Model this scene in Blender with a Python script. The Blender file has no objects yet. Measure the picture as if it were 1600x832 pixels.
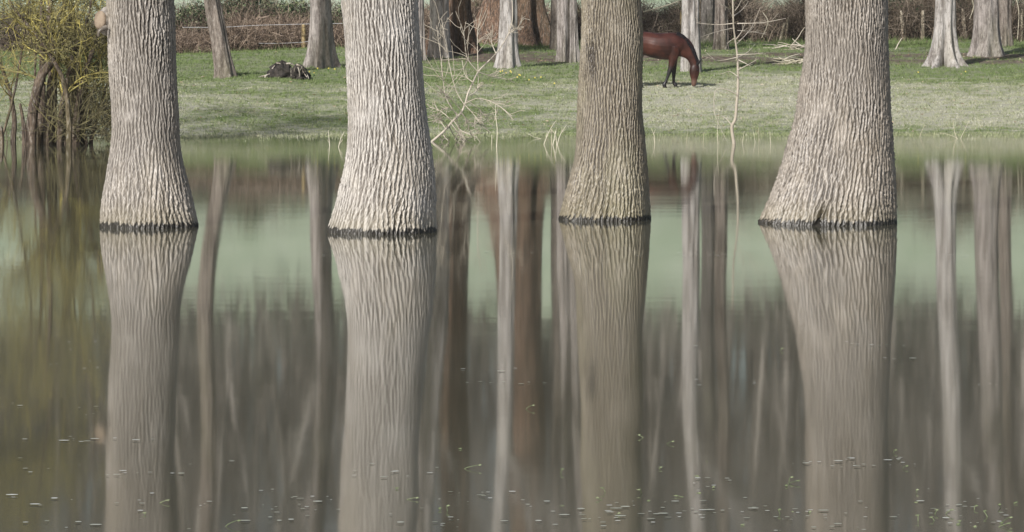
import bpy, math, random
import numpy as np
from mathutils import Vector
F = 4537.0; H = 1.69; HY = 93.0           # focal length in photo pixels, eye height, horizon row
C = bpy.context.scene.collection
rad = math.radians

# ------------------------------------------------------------------ helpers
def W(px, py, D):
    return np.array([(px-800)/F*D, D, H-(py-HY)/F*D])

def tag(o, label=None, cat=None, group=None, kind=None):
    if label: o['label'] = label
    if cat: o['category'] = cat
    if group: o['group'] = group
    if kind: o['kind'] = kind
    return o

def empty(name, loc, label, cat, group=None, kind=None):
    o = bpy.data.objects.new(name, None); C.objects.link(o)
    o.location = loc; o.empty_display_size = 0.2
    return tag(o, label, cat, group, kind)

def link(name, me, mat, parent=None, smooth=True):
    """vertices are given in world space; parented parts are shifted into the parent's frame"""
    if parent is not None:
        n = len(me.vertices); co = np.empty(n*3, np.float32); me.vertices.foreach_get('co', co)
        co = co.reshape(-1, 3)
        p = parent; off = np.zeros(3)
        while p is not None:
            off += np.array(p.location); p = p.parent
        co -= off; me.vertices.foreach_set('co', co.ravel())
    if smooth:
        me.polygons.foreach_set('use_smooth', np.ones(len(me.polygons), bool))
    me.update()
    o = bpy.data.objects.new(name, me); C.objects.link(o)
    if mat: me.materials.append(mat)
    if parent is not None: o.parent = parent
    return o

def mesh_quads(name, V, Q, attrs=None):
    me = bpy.data.meshes.new(name)
    V = np.asarray(V, np.float32); Q = np.asarray(Q, np.int32)
    k = Q.shape[1]
    me.vertices.add(len(V)); me.vertices.foreach_set('co', V.ravel())
    me.loops.add(Q.size); me.loops.foreach_set('vertex_index', Q.ravel())
    me.polygons.add(len(Q)); me.polygons.foreach_set('loop_start', np.arange(0, Q.size, k, dtype=np.int32))
    me.update(calc_edges=True)
    for n, a in (attrs or {}).items():
        at = me.attributes.new(n, 'FLOAT', 'POINT'); at.data.foreach_set('value', np.asarray(a, np.float32).ravel())
    return me

class MB:
    def __init__(s): s.V = []; s.Q = []; s.A = []; s.n = 0
    def add(s, V, Q, a=0.0):
        V = np.asarray(V).reshape(-1, 3)
        s.V.append(V); s.Q.append(np.asarray(Q)+s.n); s.n += len(V)
        s.A.append(np.full(len(V), a) if np.isscalar(a) else np.asarray(a).ravel())
    def tubes(s, P, R, sides=5, a=None):
        """P (M,K,3) polylines, R (M,K) radii"""
        P = np.asarray(P, float); R = np.asarray(R, float); M, K, _ = P.shape
        T = np.gradient(P, axis=1); T /= np.linalg.norm(T, axis=2, keepdims=True)+1e-9
        ov = P[:, -1]-P[:, 0]; ov /= np.linalg.norm(ov, axis=1, keepdims=True)+1e-9
        ref = np.where((np.abs(ov[:, 1]) < 0.8)[:, None], np.array([0, 1., 0]), np.array([1., 0, 0]))[:, None, :]
        N = np.cross(T, ref); N /= np.linalg.norm(N, axis=2, keepdims=True)+1e-9
        B = np.cross(T, N)
        th = np.arange(sides)*2*np.pi/sides
        V = P[:, :, None, :]+R[:, :, None, None]*(np.cos(th)[:, None]*N[:, :, None, :]+np.sin(th)[:, None]*B[:, :, None, :])
        i = np.arange(sides); j = (i+1) % sides
        base = (np.arange(M)[:, None, None]*K+np.arange(K-1)[None, :, None])*sides
        Q = np.stack([base+i, base+j, base+sides+j, base+sides+i], -1).reshape(-1, 4)
        att = np.repeat(np.asarray(a, float), K*sides) if a is not None else 0.0
        s.add(V, Q, att)
    def line(s, pts, r0, r1, sides=6, a=0.0, n=None):
        pts = np.asarray(pts, float)
        n = n or max(4, len(pts)*3)
        P = resample(pts, n)
        s.tubes(P[None], np.linspace(r0, r1, n)[None], sides, [a])
    def leaves(s, P, rng, size, a=None, flat=0.0):
        n = len(P); d = rng.normal(size=(n, 3)); d /= np.linalg.norm(d, axis=1, keepdims=True)
        e = rng.normal(size=(n, 3)); e -= (e*d).sum(1, keepdims=True)*d; e /= np.linalg.norm(e, axis=1, keepdims=True)
        if flat: d[:, 2] *= flat; e[:, 2] *= flat
        sz = size*rng.uniform(.6, 1.4, (n, 1))
        V = np.stack([P-d*sz, P+e*sz*.5, P+d*sz, P-e*sz*.5], 1)
        Q = np.arange(n*4).reshape(n, 4)
        s.add(V, Q, np.repeat(a if a is not None else rng.uniform(0, 1, n), 4))
    def build(s, name, mat, parent=None, smooth=True, attr='tint'):
        me = mesh_quads(name, np.concatenate(s.V), np.concatenate(s.Q), {attr: np.concatenate(s.A)})
        return link(name, me, mat, parent, smooth)

def resample(pts, n):
    """smooth (Catmull-Rom) resampling"""
    pts = np.asarray(pts, float)
    if len(pts) < 3:
        t = np.linspace(0, 1, n)[:, None]; return pts[0]*(1-t)+pts[-1]*t
    Q = np.concatenate([[2*pts[0]-pts[1]], pts, [2*pts[-1]-pts[-2]]])
    out = []
    for t in np.linspace(0, len(pts)-1-1e-6, n):
        i = int(t); f = t-i; a, b, c, d = Q[i:i+4]
        out.append(.5*((2*b)+(-a+c)*f+(2*a-5*b+4*c-d)*f*f+(-a+3*b-3*c+d)*f**3))
    return np.array(out)

def walk(rng, start, d, L, K, wander, bias):
    """M random polylines; bias (3,) is added to the heading each step"""
    M = len(start); P = np.empty((M, K, 3)); P[:, 0] = start
    d = d/np.linalg.norm(d, axis=1, keepdims=True); st = (np.asarray(L)/(K-1))[:, None]
    for k in range(1, K):
        d = d+rng.normal(scale=wander, size=d.shape)+np.asarray(bias)
        d /= np.linalg.norm(d, axis=1, keepdims=True)
        P[:, k] = P[:, k-1]+d*st
    return P

def kids(rng, P, R, n, lenr, parentL, angle, lo=0.25, radr=0.55, lift=0.0, spread=(1, 1, 1)):
    """start points, headings, lengths and radii of n children for each parent polyline"""
    M, K, _ = P.shape
    par = np.repeat(np.arange(M), n); t = rng.uniform(lo, .97, M*n)*(K-1)
    i = np.minimum(t.astype(int), K-2); f = (t-i)[:, None]
    s = P[par, i]*(1-f)+P[par, i+1]*f
    T = P[par, i+1]-P[par, i]; T /= np.linalg.norm(T, axis=1, keepdims=True)+1e-9
    o = rng.normal(size=T.shape)*np.array(spread); o -= (o*T).sum(1, keepdims=True)*T; o /= np.linalg.norm(o, axis=1, keepdims=True)+1e-9
    an = rng.normal(angle, .2, len(par))[:, None]
    d = T*np.cos(an)+o*np.sin(an); d[:, 2] += lift
    r = (R[par, i]*(1-f[:, 0])+R[par, i+1]*f[:, 0])*radr
    L = parentL[par]*lenr*rng.uniform(.6, 1.3, len(par))*(1.15-.5*t/(K-1))
    return s, d, L, r

def fft_noise(rng, shape, size, k0, sk, sv, v0=0):
    """periodic band-passed noise: shape (nv, nu) over size (sv metres, 1 turn); k0,sk per turn horizontally, sv per metre vertically"""
    nv, nu = shape
    ku = np.fft.fftfreq(nu)*nu; kv = np.fft.fftfreq(nv)*nv/size
    w = np.exp(-((np.abs(ku)[None, :]-k0)/sk)**2/2)*np.exp(-((np.abs(kv[:, None])-v0)/sv)**2/2)
    a = np.fft.ifft2(np.fft.fft2(rng.normal(size=shape))*w).real
    return a/a.std()

NR = np.random.default_rng(11)
_wn = []
for _k in range(28):
    _f = 0.05*1.27**_k; _a = NR.uniform(0, 2*np.pi); _wn.append((_f*math.cos(_a), _f*math.sin(_a), NR.uniform(0, 6.28), _f))
def snoise(x, y, lo, hi):
    """sum-of-sines noise between two spatial frequencies (cycles per metre)"""
    s = 0; n = 0
    for fx, fy, ph, f in _wn:
        if lo <= f <= hi:
            s = s+np.sin(2*np.pi*(fx*x+fy*y)+ph+1.7*np.sin(2*np.pi*(fy*x-fx*y)*.6+ph*3)); n += 1
    return s/max(1, math.sqrt(n))

# ------------------------------------------------------------------ materials
def newmat(name):
    m = bpy.data.materials.new(name); m.use_nodes = True
    nt = m.node_tree; b = nt.nodes['Principled BSDF']; b.inputs['Roughness'].default_value = .85
    b.inputs['Specular IOR Level'].default_value = .25
    return m, nt, b
def N(nt, typ, **kw):
    n = nt.nodes.new(typ)
    for k, v in kw.items():
        if k in n.inputs: n.inputs[k].default_value = v
        else: setattr(n, k, v)
    return n
def mixc(nt, fac, a, b, blend='MIX'):
    n = nt.nodes.new('ShaderNodeMix'); n.data_type = 'RGBA'; n.blend_type = blend
    for s, v in ((n.inputs[0], fac), (n.inputs[6], a), (n.inputs[7], b)):
        if isinstance(v, bpy.types.NodeSocket): nt.links.new(v, s)
        elif isinstance(v, (int, float)): s.default_value = v
        else: s.default_value = (*v, 1)
    return n.outputs[2]
def ramp(nt, src, a, b):
    n = nt.nodes.new('ShaderNodeMapRange'); n.interpolation_type = 'SMOOTHSTEP'
    n.inputs[1].default_value = a; n.inputs[2].default_value = b; nt.links.new(src, n.inputs[0]); return n.outputs[0]
def noise(nt, scale, stretch=(1, 1, 1), detail=3, coord='Object', rough=.55):
    tc = nt.nodes.new('ShaderNodeTexCoord'); mp = nt.nodes.new('ShaderNodeMapping'); mp.inputs['Scale'].default_value = stretch
    if coord == 'World':
        g = nt.nodes.new('ShaderNodeNewGeometry'); nt.links.new(g.outputs['Position'], mp.inputs[0])
    else: nt.links.new(tc.outputs[coord], mp.inputs[0])
    n = nt.nodes.new('ShaderNodeTexNoise'); n.inputs['Scale'].default_value = scale; n.inputs['Detail'].default_value = detail
    n.inputs['Roughness'].default_value = rough
    nt.links.new(mp.outputs[0], n.inputs[0]); return n.outputs[0]
def attr(nt, name):
    n = nt.nodes.new('ShaderNodeAttribute'); n.attribute_name = name; return n.outputs['Fac']
def bump(nt, bsdf, src, strength, dist):
    n = nt.nodes.new('ShaderNodeBump'); n.inputs['Strength'].default_value = strength; n.inputs['Distance'].default_value = dist
    nt.links.new(src, n.inputs['Height']); nt.links.new(n.outputs[0], bsdf.inputs['Normal'])

def big_bark(name, ridge, furrow, patch, patch2, wet=0.002):
    """foreground bark: ridges are real relief (attribute h); colour follows plate/furrow wood"""
    m, nt, b = newmat(name)
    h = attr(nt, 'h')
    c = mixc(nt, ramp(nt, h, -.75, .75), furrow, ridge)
    c = mixc(nt, ramp(nt, noise(nt, 1.6, (1, 1, .45), 4), .42, .68), c, mixc(nt, .55, c, patch))
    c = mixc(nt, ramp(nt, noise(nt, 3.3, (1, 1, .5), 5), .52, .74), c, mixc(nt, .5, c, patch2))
    c = mixc(nt, ramp(nt, noise(nt, 60, (1, 1, .3), 3), .35, .8), mixc(nt, .45, c, (.05, .04, .03)), c)
    g = nt.nodes.new('ShaderNodeNewGeometry'); sx = nt.nodes.new('ShaderNodeSeparateXYZ'); nt.links.new(g.outputs['Position'], sx.inputs[0])
    ma = nt.nodes.new('ShaderNodeMath'); ma.operation = 'MULTIPLY_ADD'; ma.inputs[1].default_value = -.10
    mb_ = nt.nodes.new('ShaderNodeMath'); mb_.operation = 'MULTIPLY_ADD'; mb_.inputs[1].default_value = .016
    nt.links.new(h, mb_.inputs[0]); nt.links.new(sx.outputs[2], mb_.inputs[2])
    nt.links.new(noise(nt, 9, (1, 1, .2), 2), ma.inputs[0]); nt.links.new(mb_.outputs[0], ma.inputs[2])
    w = ramp(nt, ma.outputs[0], wet+.010, wet-.010)
    # a faint algae tide mark, and the wet foot below it
    t = ramp(nt, sx.outputs[2], .34, .06)
    c = mixc(nt, t, c, mixc(nt, .25, c, (.16, .14, .07)))
    c2 = mixc(nt, w, c, mixc(nt, .95, c, (.008, .007, .005)))
    nt.links.new(c2, b.inputs['Base Color'])
    b.inputs['Roughness'].default_value = .46; b.inputs['Specular IOR Level'].default_value = .62
    bump(nt, b, noise(nt, 85, (1, 1, .35), 4), .5, .006)
    return m

def far_bark(name, a, bcol, moss=(.12, .12, .06), s=7.0, st=.16, hi=.35):
    m, nt, b = newmat(name)
    n1 = noise(nt, s, (1, 1, st), 5, rough=.65)
    c = mixc(nt, ramp(nt, n1, .36, .62), bcol, a)
    c = mixc(nt, ramp(nt, noise(nt, .9, (1, 1, .3), 3), .45, .75), c, mixc(nt, .45, c, moss))
    n2 = noise(nt, 22, (1, 1, .35), 5, rough=.7)
    c = mixc(nt, ramp(nt, n2, .5, .72), c, mixc(nt, hi, c, (.5, .48, .44)))
    c = mixc(nt, ramp(nt, n2, .5, .33), c, mixc(nt, .5, c, (.03, .025, .02)))
    nt.links.new(c, b.inputs['Base Color']); bump(nt, b, n1, .9, .05)
    return m

def tinted(name, cols, rough=.85, sc=0, trans=0):
    """colour chosen along a ramp by the per-piece attribute 'tint'"""
    m, nt, b = newmat(name); b.inputs['Roughness'].default_value = rough
    r = nt.nodes.new('ShaderNodeValToRGB'); el = r.color_ramp.elements
    while len(el) < len(cols): el.new(.5)
    for i, c in enumerate(cols): el[i].position = i/(len(cols)-1); el[i].color = (*c, 1)
    nt.links.new(attr(nt, 'tint'), r.inputs[0]); c = r.outputs[0]
    if sc: c = mixc(nt, ramp(nt, noise(nt, sc, coord='World'), .35, .65), mixc(nt, .45, c, cols[0]), c)
    nt.links.new(c, b.inputs['Base Color']); return m

# ------------------------------------------------------------------ the ground
def sstep(x, a, b):
    t = np.clip((x-a)/(b-a), 0, 1); return t*t*(3-2*t)
def shore(x): return 66.6-2.6*sstep(-x, 2, 10)+.15*np.sin(x*.7)
KD = np.array([0, 14, 24, 34, 44, 50, 60, 75, 100, 150, 260, 700, 3000.])
KZ = np.array([0, .90, 1.49, 2.08, 2.42, 2.75, 4.0, 6.2, 10.6, 17.5, 26, 70, 180.])
def ground(x, y):
    x = np.asarray(x, float); y = np.asarray(y, float)
    d = y-shore(x)
    up = np.interp(d, KD, KZ)
    dn = np.interp(-d, [0, 5, 11, 18, 26, 400], [0, -.035, -.11, -.45, -.7, -.75])
    z = np.where(d > 0, up, dn)
    left = sstep(-x, 4, 12)*sstep(d, 20, 44)*.42*(1-sstep(d, 70, 130))     # the left of the meadow lies lower
    z = z-left
    z = z+sstep(d, 1.5, 9)*(.03*snoise(x, y, .1, .4)+.012*snoise(x, y, .5, 2.2))
    z = z+sstep(d, 60, 130)*.35*snoise(x, y, .04, .1)
    near = sstep(8-y, 0, 6); z = z*(1-near)+near*.25                          # the bank the photographer stands on
    return z
def on_ground(px, py, dlo=62, dhi=125):
    """the spot of the meadow seen at a pixel of the photograph"""
    D = np.linspace(dhi, dlo, 1200)
    yy = HY+F/D*(H-ground((px-800)/F*D, D))
    i = int(np.argmin(np.abs(yy-py))); d = D[i]; x = (px-800)/F*d
    return np.array([x, d, float(ground(x, d))])

def mud_mask(x, y):
    """bare trodden soil under the trees and along the hedge"""
    d = y-shore(x)
    m = sstep(d, 24.0, 26)*(1-sstep(d, 30, 33))*sstep(x, -5, -1)*.95
    m = np.maximum(m, sstep(d, 38, 41)*(1-sstep(d, 50, 56)))
    m = m*sstep(snoise(x*.5, y*1.3, .05, .8)+.55*snoise(x*1.2, y*2, .8, 3), -1.1, .2)
    return m
def grass_dry(x, y):
    d = y-shore(x)
    v = .55*snoise(x*.6, y*.8, .05, .3)+.45*snoise(x, y*1.2, .4, 2)
    band = sstep(d, -2, 2)*(1-sstep(d, 14, 21))
    v = v+band*.75*sstep(x, -9, 9)+band*.30+.15-.95*sstep(d, 15, 21)+.25*snoise(x*1.5, y*2.5, 1, 6)
    return sstep(v, -.6, 1.5)

def build_ground():
    ys = np.concatenate([np.linspace(-25, 40, 40), np.arange(41, 118, .22), np.linspace(118.5, 300, 110), np.linspace(310, 700, 20)])
    xs = np.concatenate([np.linspace(-400, -60, 16), np.linspace(-55, -27, 18), np.arange(-26, 26.01, .22), np.linspace(27, 55, 18), np.linspace(60, 400, 16)])
    X, Y = np.meshgrid(xs, ys); Z = ground(X, Y)
    V = np.stack([X, Y, Z], -1).reshape(-1, 3); nx = len(xs); ny = len(ys)
    i = (np.arange(ny-1)[:, None]*nx+np.arange(nx-1)[None, :]).ravel()
    Q = np.stack([i, i+1, i+nx+1, i+nx], -1)
    me = mesh_quads('ground', V, Q, {'mud': mud_mask(X, Y), 'dry': grass_dry(X, Y), 'field': sstep(Y-shore(X), 50, 64)})
    m, nt, b = newmat('meadow_ground')
    c = mixc(nt, ramp(nt, noise(nt, 2.2, (1, 1, 1), 6, 'World', .7), .35, .65), (.125, .155, .075), (.20, .215, .13))
    c = mixc(nt, attr(nt, 'dry'), c, (.33, .325, .255))
    c = mixc(nt, attr(nt, 'mud'), c, mixc(nt, ramp(nt, noise(nt, 5, (1, 1, 1), 6, 'World', .7), .35, .65), (.06, .044, .034), (.16, .125, .10)))
    far = mixc(nt, ramp(nt, noise(nt, .35, (1, 1, 1), 5, 'World', .6), .3, .7), (.24, .31, .20), (.40, .45, .35))
    c = mixc(nt, attr(nt, 'field'), c, far)
    g = nt.nodes.new('ShaderNodeNewGeometry'); sx = nt.nodes.new('ShaderNodeSeparateXYZ'); nt.links.new(g.outputs['Position'], sx.inputs[0])
    c = mixc(nt, ramp(nt, sx.outputs[2], -.04, -.25), c, (.045, .042, .022))
    nt.links.new(c, b.inputs['Base Color']); bump(nt, b, noise(nt, 9, (1, 1, 1), 6, 'World', .75), .6, .08)
    b.inputs['Roughness'].default_value = .95
    tag(link('ground', me, m), kind='structure')
build_ground()

def build_water():
    ys = np.array([5., 30, 50, 80]); xs = np.array([-240., -20, 20, 240])
    X, Y = np.meshgrid(xs, ys); V = np.stack([X, Y, 0*X], -1).reshape(-1, 3)
    i = (np.arange(3)[:, None]*4+np.arange(3)[None, :]).ravel()
    me = mesh_quads('water', V, np.stack([i, i+1, i+5, i+4], -1))
    m = bpy.data.materials.new('flood_water'); m.use_nodes = True; nt = m.node_tree; nt.nodes.clear()
    out = nt.nodes.new('ShaderNodeOutputMaterial')
    gl = nt.nodes.new('ShaderNodeBsdfGlossy'); gl.inputs['Color'].default_value = (.96, .96, .95, 1)
    gl.distribution = 'GGX'
    rr = nt.nodes.new('ShaderNodeMapRange'); nt.links.new(noise(nt, .22, (.35, 1, 1), 3, 'World'), rr.inputs[0])
    rr.inputs[1].default_value = .3; rr.inputs[2].default_value = .7; rr.inputs[3].default_value = .038; rr.inputs[4].default_value = .065
    nt.links.new(rr.outputs[0], gl.inputs['Roughness'])
    bp = nt.nodes.new('ShaderNodeBump'); bp.inputs['Strength'].default_value = 1; bp.inputs['Distance'].default_value = .0006
    nt.links.new(noise(nt, 1.4, (.5, 1, 1), 2, 'World'), bp.inputs['Height']); nt.links.new(bp.outputs[0], gl.inputs['Normal'])
    df = nt.nodes.new('ShaderNodeBsdfDiffuse')
    nt.links.new(mixc(nt, ramp(nt, noise(nt, .5, (1, .3, 1), 4, 'World'), .35, .65), (.052, .050, .034), (.078, .076, .056)), df.inputs[0])
    tr = nt.nodes.new('ShaderNodeBsdfTransparent'); tr.inputs[0].default_value = (.75, .78, .66, 1)
    g = nt.nodes.new('ShaderNodeNewGeometry'); sx = nt.nodes.new('ShaderNodeSeparateXYZ'); nt.links.new(g.outputs['Position'], sx.inputs[0])
    mur = nt.nodes.new('ShaderNodeMapRange'); nt.links.new(sx.outputs[1], mur.inputs[0])     # silt is stirred in the deep part, clear over the drowned grass
    for k, v in ((1, 52), (2, 61), (3, .97), (4, .15)): mur.inputs[k].default_value = v
    body = nt.nodes.new('ShaderNodeMixShader'); nt.links.new(mur.outputs[0], body.inputs[0]); nt.links.new(tr.outputs[0], body.inputs[1]); nt.links.new(df.outputs[0], body.inputs[2])
    fr = nt.nodes.new('ShaderNodeFresnel'); fr.inputs[0].default_value = 2.3
    mx = nt.nodes.new('ShaderNodeMixShader'); nt.links.new(fr.outputs[0], mx.inputs[0]); nt.links.new(body.outputs[0], mx.inputs[1]); nt.links.new(gl.outputs[0], mx.inputs[2])
    nt.links.new(mx.outputs[0], out.inputs[0])
    tag(link('water', me, m, smooth=False), kind='structure')
build_water()

# ------------------------------------------------------------------ grass
def build_grass():
    rng = np.random.default_rng(5)
    def tufts(n, dlo, dhi, hlo, hhi, nb, spread, keep):
        D = np.sqrt(rng.uniform(dlo**2, dhi**2, n)); x = rng.uniform(-.2, .2, n)*D
        k = keep(x, D, rng); x = x[k]; D = D[k]; n = len(x)
        x = np.repeat(x, nb)+rng.normal(0, spread, n*nb); D = np.repeat(D, nb)+rng.normal(0, spread, n*nb)
        hh = np.repeat(rng.uniform(hlo, hhi, n), nb)*rng.uniform(.5, 1.2, n*nb)
        tint = np.clip(np.repeat(grass_dry(x[::nb], D[::nb])*.8+rng.normal(0, .16, n), nb)+rng.normal(0, .12, n*nb), 0, 1)
        z = ground(x, D)-.01
        a = rng.uniform(0, 2*np.pi, n*nb); w = .006+.007*rng.uniform(size=n*nb)
        lean = rng.normal(0, .55, (n*nb, 2))*hh[:, None]
        b0 = np.stack([x-np.cos(a)*w, D-np.sin(a)*w, z], -1); b1 = np.stack([x+np.cos(a)*w, D+np.sin(a)*w, z], -1)
        tp = np.stack([x+lean[:, 0], D+lean[:, 1], z+hh], -1)
        V = np.stack([b0, b1, tp], 1).reshape(-1, 3); return V, np.repeat(tint, 3)
    V = []; T = []
    def meadow(x, D, r): return (r.uniform(size=len(x)) > mud_mask(x, D)*.95) & (D > shore(x)+.1)
    for a in ((29000, 63.8, 84, .03, .07, 9, .05, meadow), (20000, 82, 104, .04, .10, 8, .06, meadow), (5000, 100, 118, .06, .16, 7, .08, meadow)):
        v, t = tufts(*a); V.append(v); T.append(t)
    v, t = tufts(2600, 100, 112, .1, .3, 7, .1, meadow); V.append(v); T.append(t)
    clump = lambda x, D, r: (snoise(x, D*1.3, .3, 3) > .9) & (D > shore(x)-.3)          # ungrazed tussocks
    v, t = tufts(7000, 63, 101, .07, .15, 12, .07, clump); V.append(v); T.append(t*.8)
    V = np.concatenate(V); T = np.concatenate(T)
    me = mesh_quads('grass', V, np.arange(len(V)).reshape(-1, 3), {'tint': T})
    m = tinted('grass_blades', [(.115, .165, .055), (.19, .23, .105), (.30, .305, .20), (.45, .445, .365)], .8, sc=1.2)
    tag(link('grass', me, m, smooth=False), 'short grazed grass with straw coloured patches covering the meadow', 'grass', kind='stuff')
    # drowned grass poking through the shallows
    def wet(x, D, r):
        d = shore(x)-D
        return (d > .2) & (r.uniform(size=len(x)) < np.exp(-d/4.6)*sstep(snoise(x*.5, D*1.5, .1, 2), -1.0, .6))
    v, t = tufts(34000, 50, 68, .035, .085, 6, .05, wet)
    me = mesh_quads('drowned_grass', v, np.arange(len(v)).reshape(-1, 3), {'tint': np.clip(t*.6+.4, 0, 1)})
    tag(link('drowned_grass', me, m, smooth=False), 'flooded grass tips poking out of the shallow water along the bank', 'grass', kind='stuff')
build_grass()
def litter():
    rng = np.random.default_rng(6); mb = MB(); n = 9000
    D = np.sqrt(rng.uniform(64**2, 112**2, n)); x = rng.uniform(-.2, .2, n)*D
    k = (rng.uniform(size=n) < .16+.84*mud_mask(x, D)) & (D > shore(x)); x, D = x[k], D[k]
    mb.leaves(np.stack([x, D, ground(x, D)+.04], -1), rng, .045, flat=.35)
    tag(mb.build('dead_leaves', tinted('leaf_litter', [(.07, .045, .03), (.17, .11, .07), (.30, .21, .14), (.45, .38, .30)], .9), smooth=False), 'brown dead leaves scattered over the bare soil and meadow', 'leaves', kind='stuff')
litter()

# ------------------------------------------------------------------ foreground trunks
PIX = {  # photo rows -> left / right edge
 'A': (358, [(0,164.5,270.5),(60,168,273),(120,171,276),(180,172,279),(210,172,281),(236,169.5,284),(272,164,291),(308,159.5,300),(340,156.5,308),(358,155,311)], [(-60,166,274),(-116,164,278)]),
 'B': (367, [(0,532,652),(60,537,657),(120,542,662),(180,543.5,667),(220,542,672),(254,540,676),(290,532,679),(326,521,681),(345,514,682),(366,508,684)], [(-50,532,652),(-110,528,650)]),
 'D': (347, [(0,908,1002),(60,908,1003),(120,907,1004),(180,904,1006),(220,899.5,1007.5),(254,895,1009),(290,887,1012),(326,878,1015),(346,872,1017)], [(-60,909,1003),(-110,909,1004)]),
 'E': (354, [(0,1258,1388),(60,1256,1389),(120,1253,1390.5),(180,1245,1392),(220,1234,1395),(254,1226,1398),(290,1214,1400.5),(326,1198,1403),(353,1186,1405)], [(-60,1259,1388),(-130,1260,1389)]),
}
KNOTS = [('D', 924, 84, .20, .11, 1.2), ('D', 926, 110, .12, .10, .8), ('E', 1277, 336, .07, .09, 2.0), ('E', 1270, 347, .05, .04, 2.0), ('A', 232, 25, .15, .2, .5)]
def fore_tree(key, mat, label, seed, amp=.0165, ku=60):
    rng = np.random.default_rng(seed)
    yw, rows, above = PIX[key]
    Dw = F*H/(yw-HY); r0 = (rows[-1][2]-rows[-1][1])/2/F*Dw; D = Dw+r0*.98
    rows = sorted(above)+rows
    zz = np.array([H-(y-HY)/F*D for y, _, _ in rows]); L = np.array([(a-800)/F*D for _, a, _ in rows]); R = np.array([(b-800)/F*D for _, _, b in rows])
    zz = zz-(zz.min()-0.0)*0
    o = np.argsort(zz); zz, L, R = zz[o], L[o], R[o]
    cz = (L+R)/2; rz = (R-L)/2*.985
    z0 = -.55; fine = np.arange(z0, 3.9, .0085); coarse = np.arange(3.9, 13.5, .06); z = np.concatenate([fine, coarse])
    def ext(v, a):   # below water keep flaring, above keep tapering slowly
        lo = v[0]+(v[0]-v[1])/(zz[1]-zz[0])*(zz[0]-z)*.8
        res = np.interp(z, zz, v); res = np.where(z < zz[0], lo, res); return res
    c = ext(cz, 0); r = ext(rz, 0)
    ks = 41; ker = np.hanning(ks); ker /= ker.sum()
    pad = lambda v: np.convolve(np.pad(v, ks//2, mode='edge'), ker, 'valid')
    c = pad(c); r = pad(r)
    r = np.where(z > 3.4, r*(1-.035*(z-3.4)), r)
    nu = 460; nv = 2048; S = nv*.0085
    u = np.arange(nu)
    n1 = fft_noise(rng, (nv, 512), S, ku, ku*.26, 2.2, 2.4)
    n2 = fft_noise(rng, (nv, 512), S, ku*1.9, ku*.6, 13)
    n3 = fft_noise(rng, (nv, 512), S, 0, 3.0, .8)
    n4 = fft_noise(rng, (nv, 512), S, ku*.6, ku*.3, 2.5)
    n5 = fft_noise(rng, (nv, 512), S, ku*2.4, ku*1.0, 30)
    hgt = 1.5*np.exp(-np.clip(n1*.9+.25*n4+.15-.9, -3, 0)**2*1.1)-.75+.42*np.tanh(n2)+.36*n5
    hgt = hgt*np.clip(1+.30*n3, .65, 1.6)
    uu = (u/nu*512); ui = uu.astype(int) % 512; uf = uu-uu.astype(int)
    vi = np.clip(((z-z0)/.0085).astype(int), 0, nv-1)
    g = hgt[vi]; g = g[:, ui]*(1-uf)+g[:, (ui+1) % 512]*uf
    lump = n3[vi][:, ui]
    for kp, kx, ky, su, sv, am in KNOTS:
        if kp == key:
            kz = H-(ky-HY)/F*(D-.4); kth = -math.acos(max(-1, min(1, ((kx-800)/F*(D-.3)-np.interp(kz, z, c))/np.interp(kz, z, r))))
            dth = (u/nu*2*np.pi-kth+np.pi) % (2*np.pi)-np.pi
            g = g-am*np.exp(-(dth/su)**2)[None, :]*np.exp(-((z-kz)/sv)**2)[:, None]*(1.2+.5*n2[vi][:, ui])
    th = u/nu*2*np.pi
    but = np.exp(-np.clip(z, -.6, 9)/.45)[:, None]*(.022*np.sin(5*th+seed)+.016*np.sin(9*th+2*seed))[None, :]
    back = 1+.0*th
    sc = np.clip(r/.38, .8, 1.5)[:, None]
    rr = r[:, None]*(1+but)+amp*sc*.55*(g-.35)+.006*lump
    X = c[:, None]+rr*np.cos(th); Y = D+rr*np.sin(th)*back; Z = np.repeat(z[:, None], nu, 1)
    V = np.stack([X, Y, Z], -1).reshape(-1, 3); n = len(z)
    i = np.arange(n-1)[:, None]*nu; j = u[None, :]; k = (u[None, :]+1) % nu
    Q = np.stack([i+j, i+k, i+nu+k, i+nu+j], -1).reshape(-1, 4)
    x0 = float(np.interp(0, z, c))
    root = empty('flooded_tree', (x0, D, 0), label, 'tree', 'big rough barked trees standing in the flood')
    link('trunk', mesh_quads('trunk', V, Q, {'h': g}), mat, root)
    # bare limbs high above the picture
    mb = MB(); top = np.array([float(c[-1]), D, 13.3]); nl = 7
    a = rng.uniform(0, 6.28)+np.arange(nl)*2*np.pi/nl
    P = walk(rng, np.repeat(top[None], nl, 0)-np.array([0, 0, 1])*rng.uniform(0, 1.6, (nl, 1)), np.stack([np.cos(a)*.7, np.sin(a)*.7, np.ones(nl)], -1), rng.uniform(5, 8, nl), 9, .1, (0, 0, .03))
    Rr = np.linspace(.15, .04, 9)[None].repeat(nl, 0); mb.tubes(P, Rr, 7)
    s, d, LL, r2 = kids(rng, P, Rr, 7, .5, np.full(nl, 7.), .8, lift=.1); P2 = walk(rng, s, d, LL, 7, .15, (0, 0, .03))
    R2 = r2[:, None]*np.linspace(1, .25, 7); mb.tubes(P2, R2, 4)
    s, d, LL, r3 = kids(rng, P2, R2, 6, .5, LL, .8); P3 = walk(rng, s, d, LL, 5, .2, (0, 0, .02)); mb.tubes(P3, r3[:, None]*np.linspace(1, .3, 5), 3)
    mb.build('crown', BARK_LIMB, root)
    return root, D, c, r, z
BARK_LIMB = far_bark('limb_bark', (.30, .27, .23), (.16, .14, .11))
bA = big_bark('bark_warm_grey', (.365, .338, .305), (.036, .029, .024), (.31, .27, .21), (.54, .51, .48))
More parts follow.
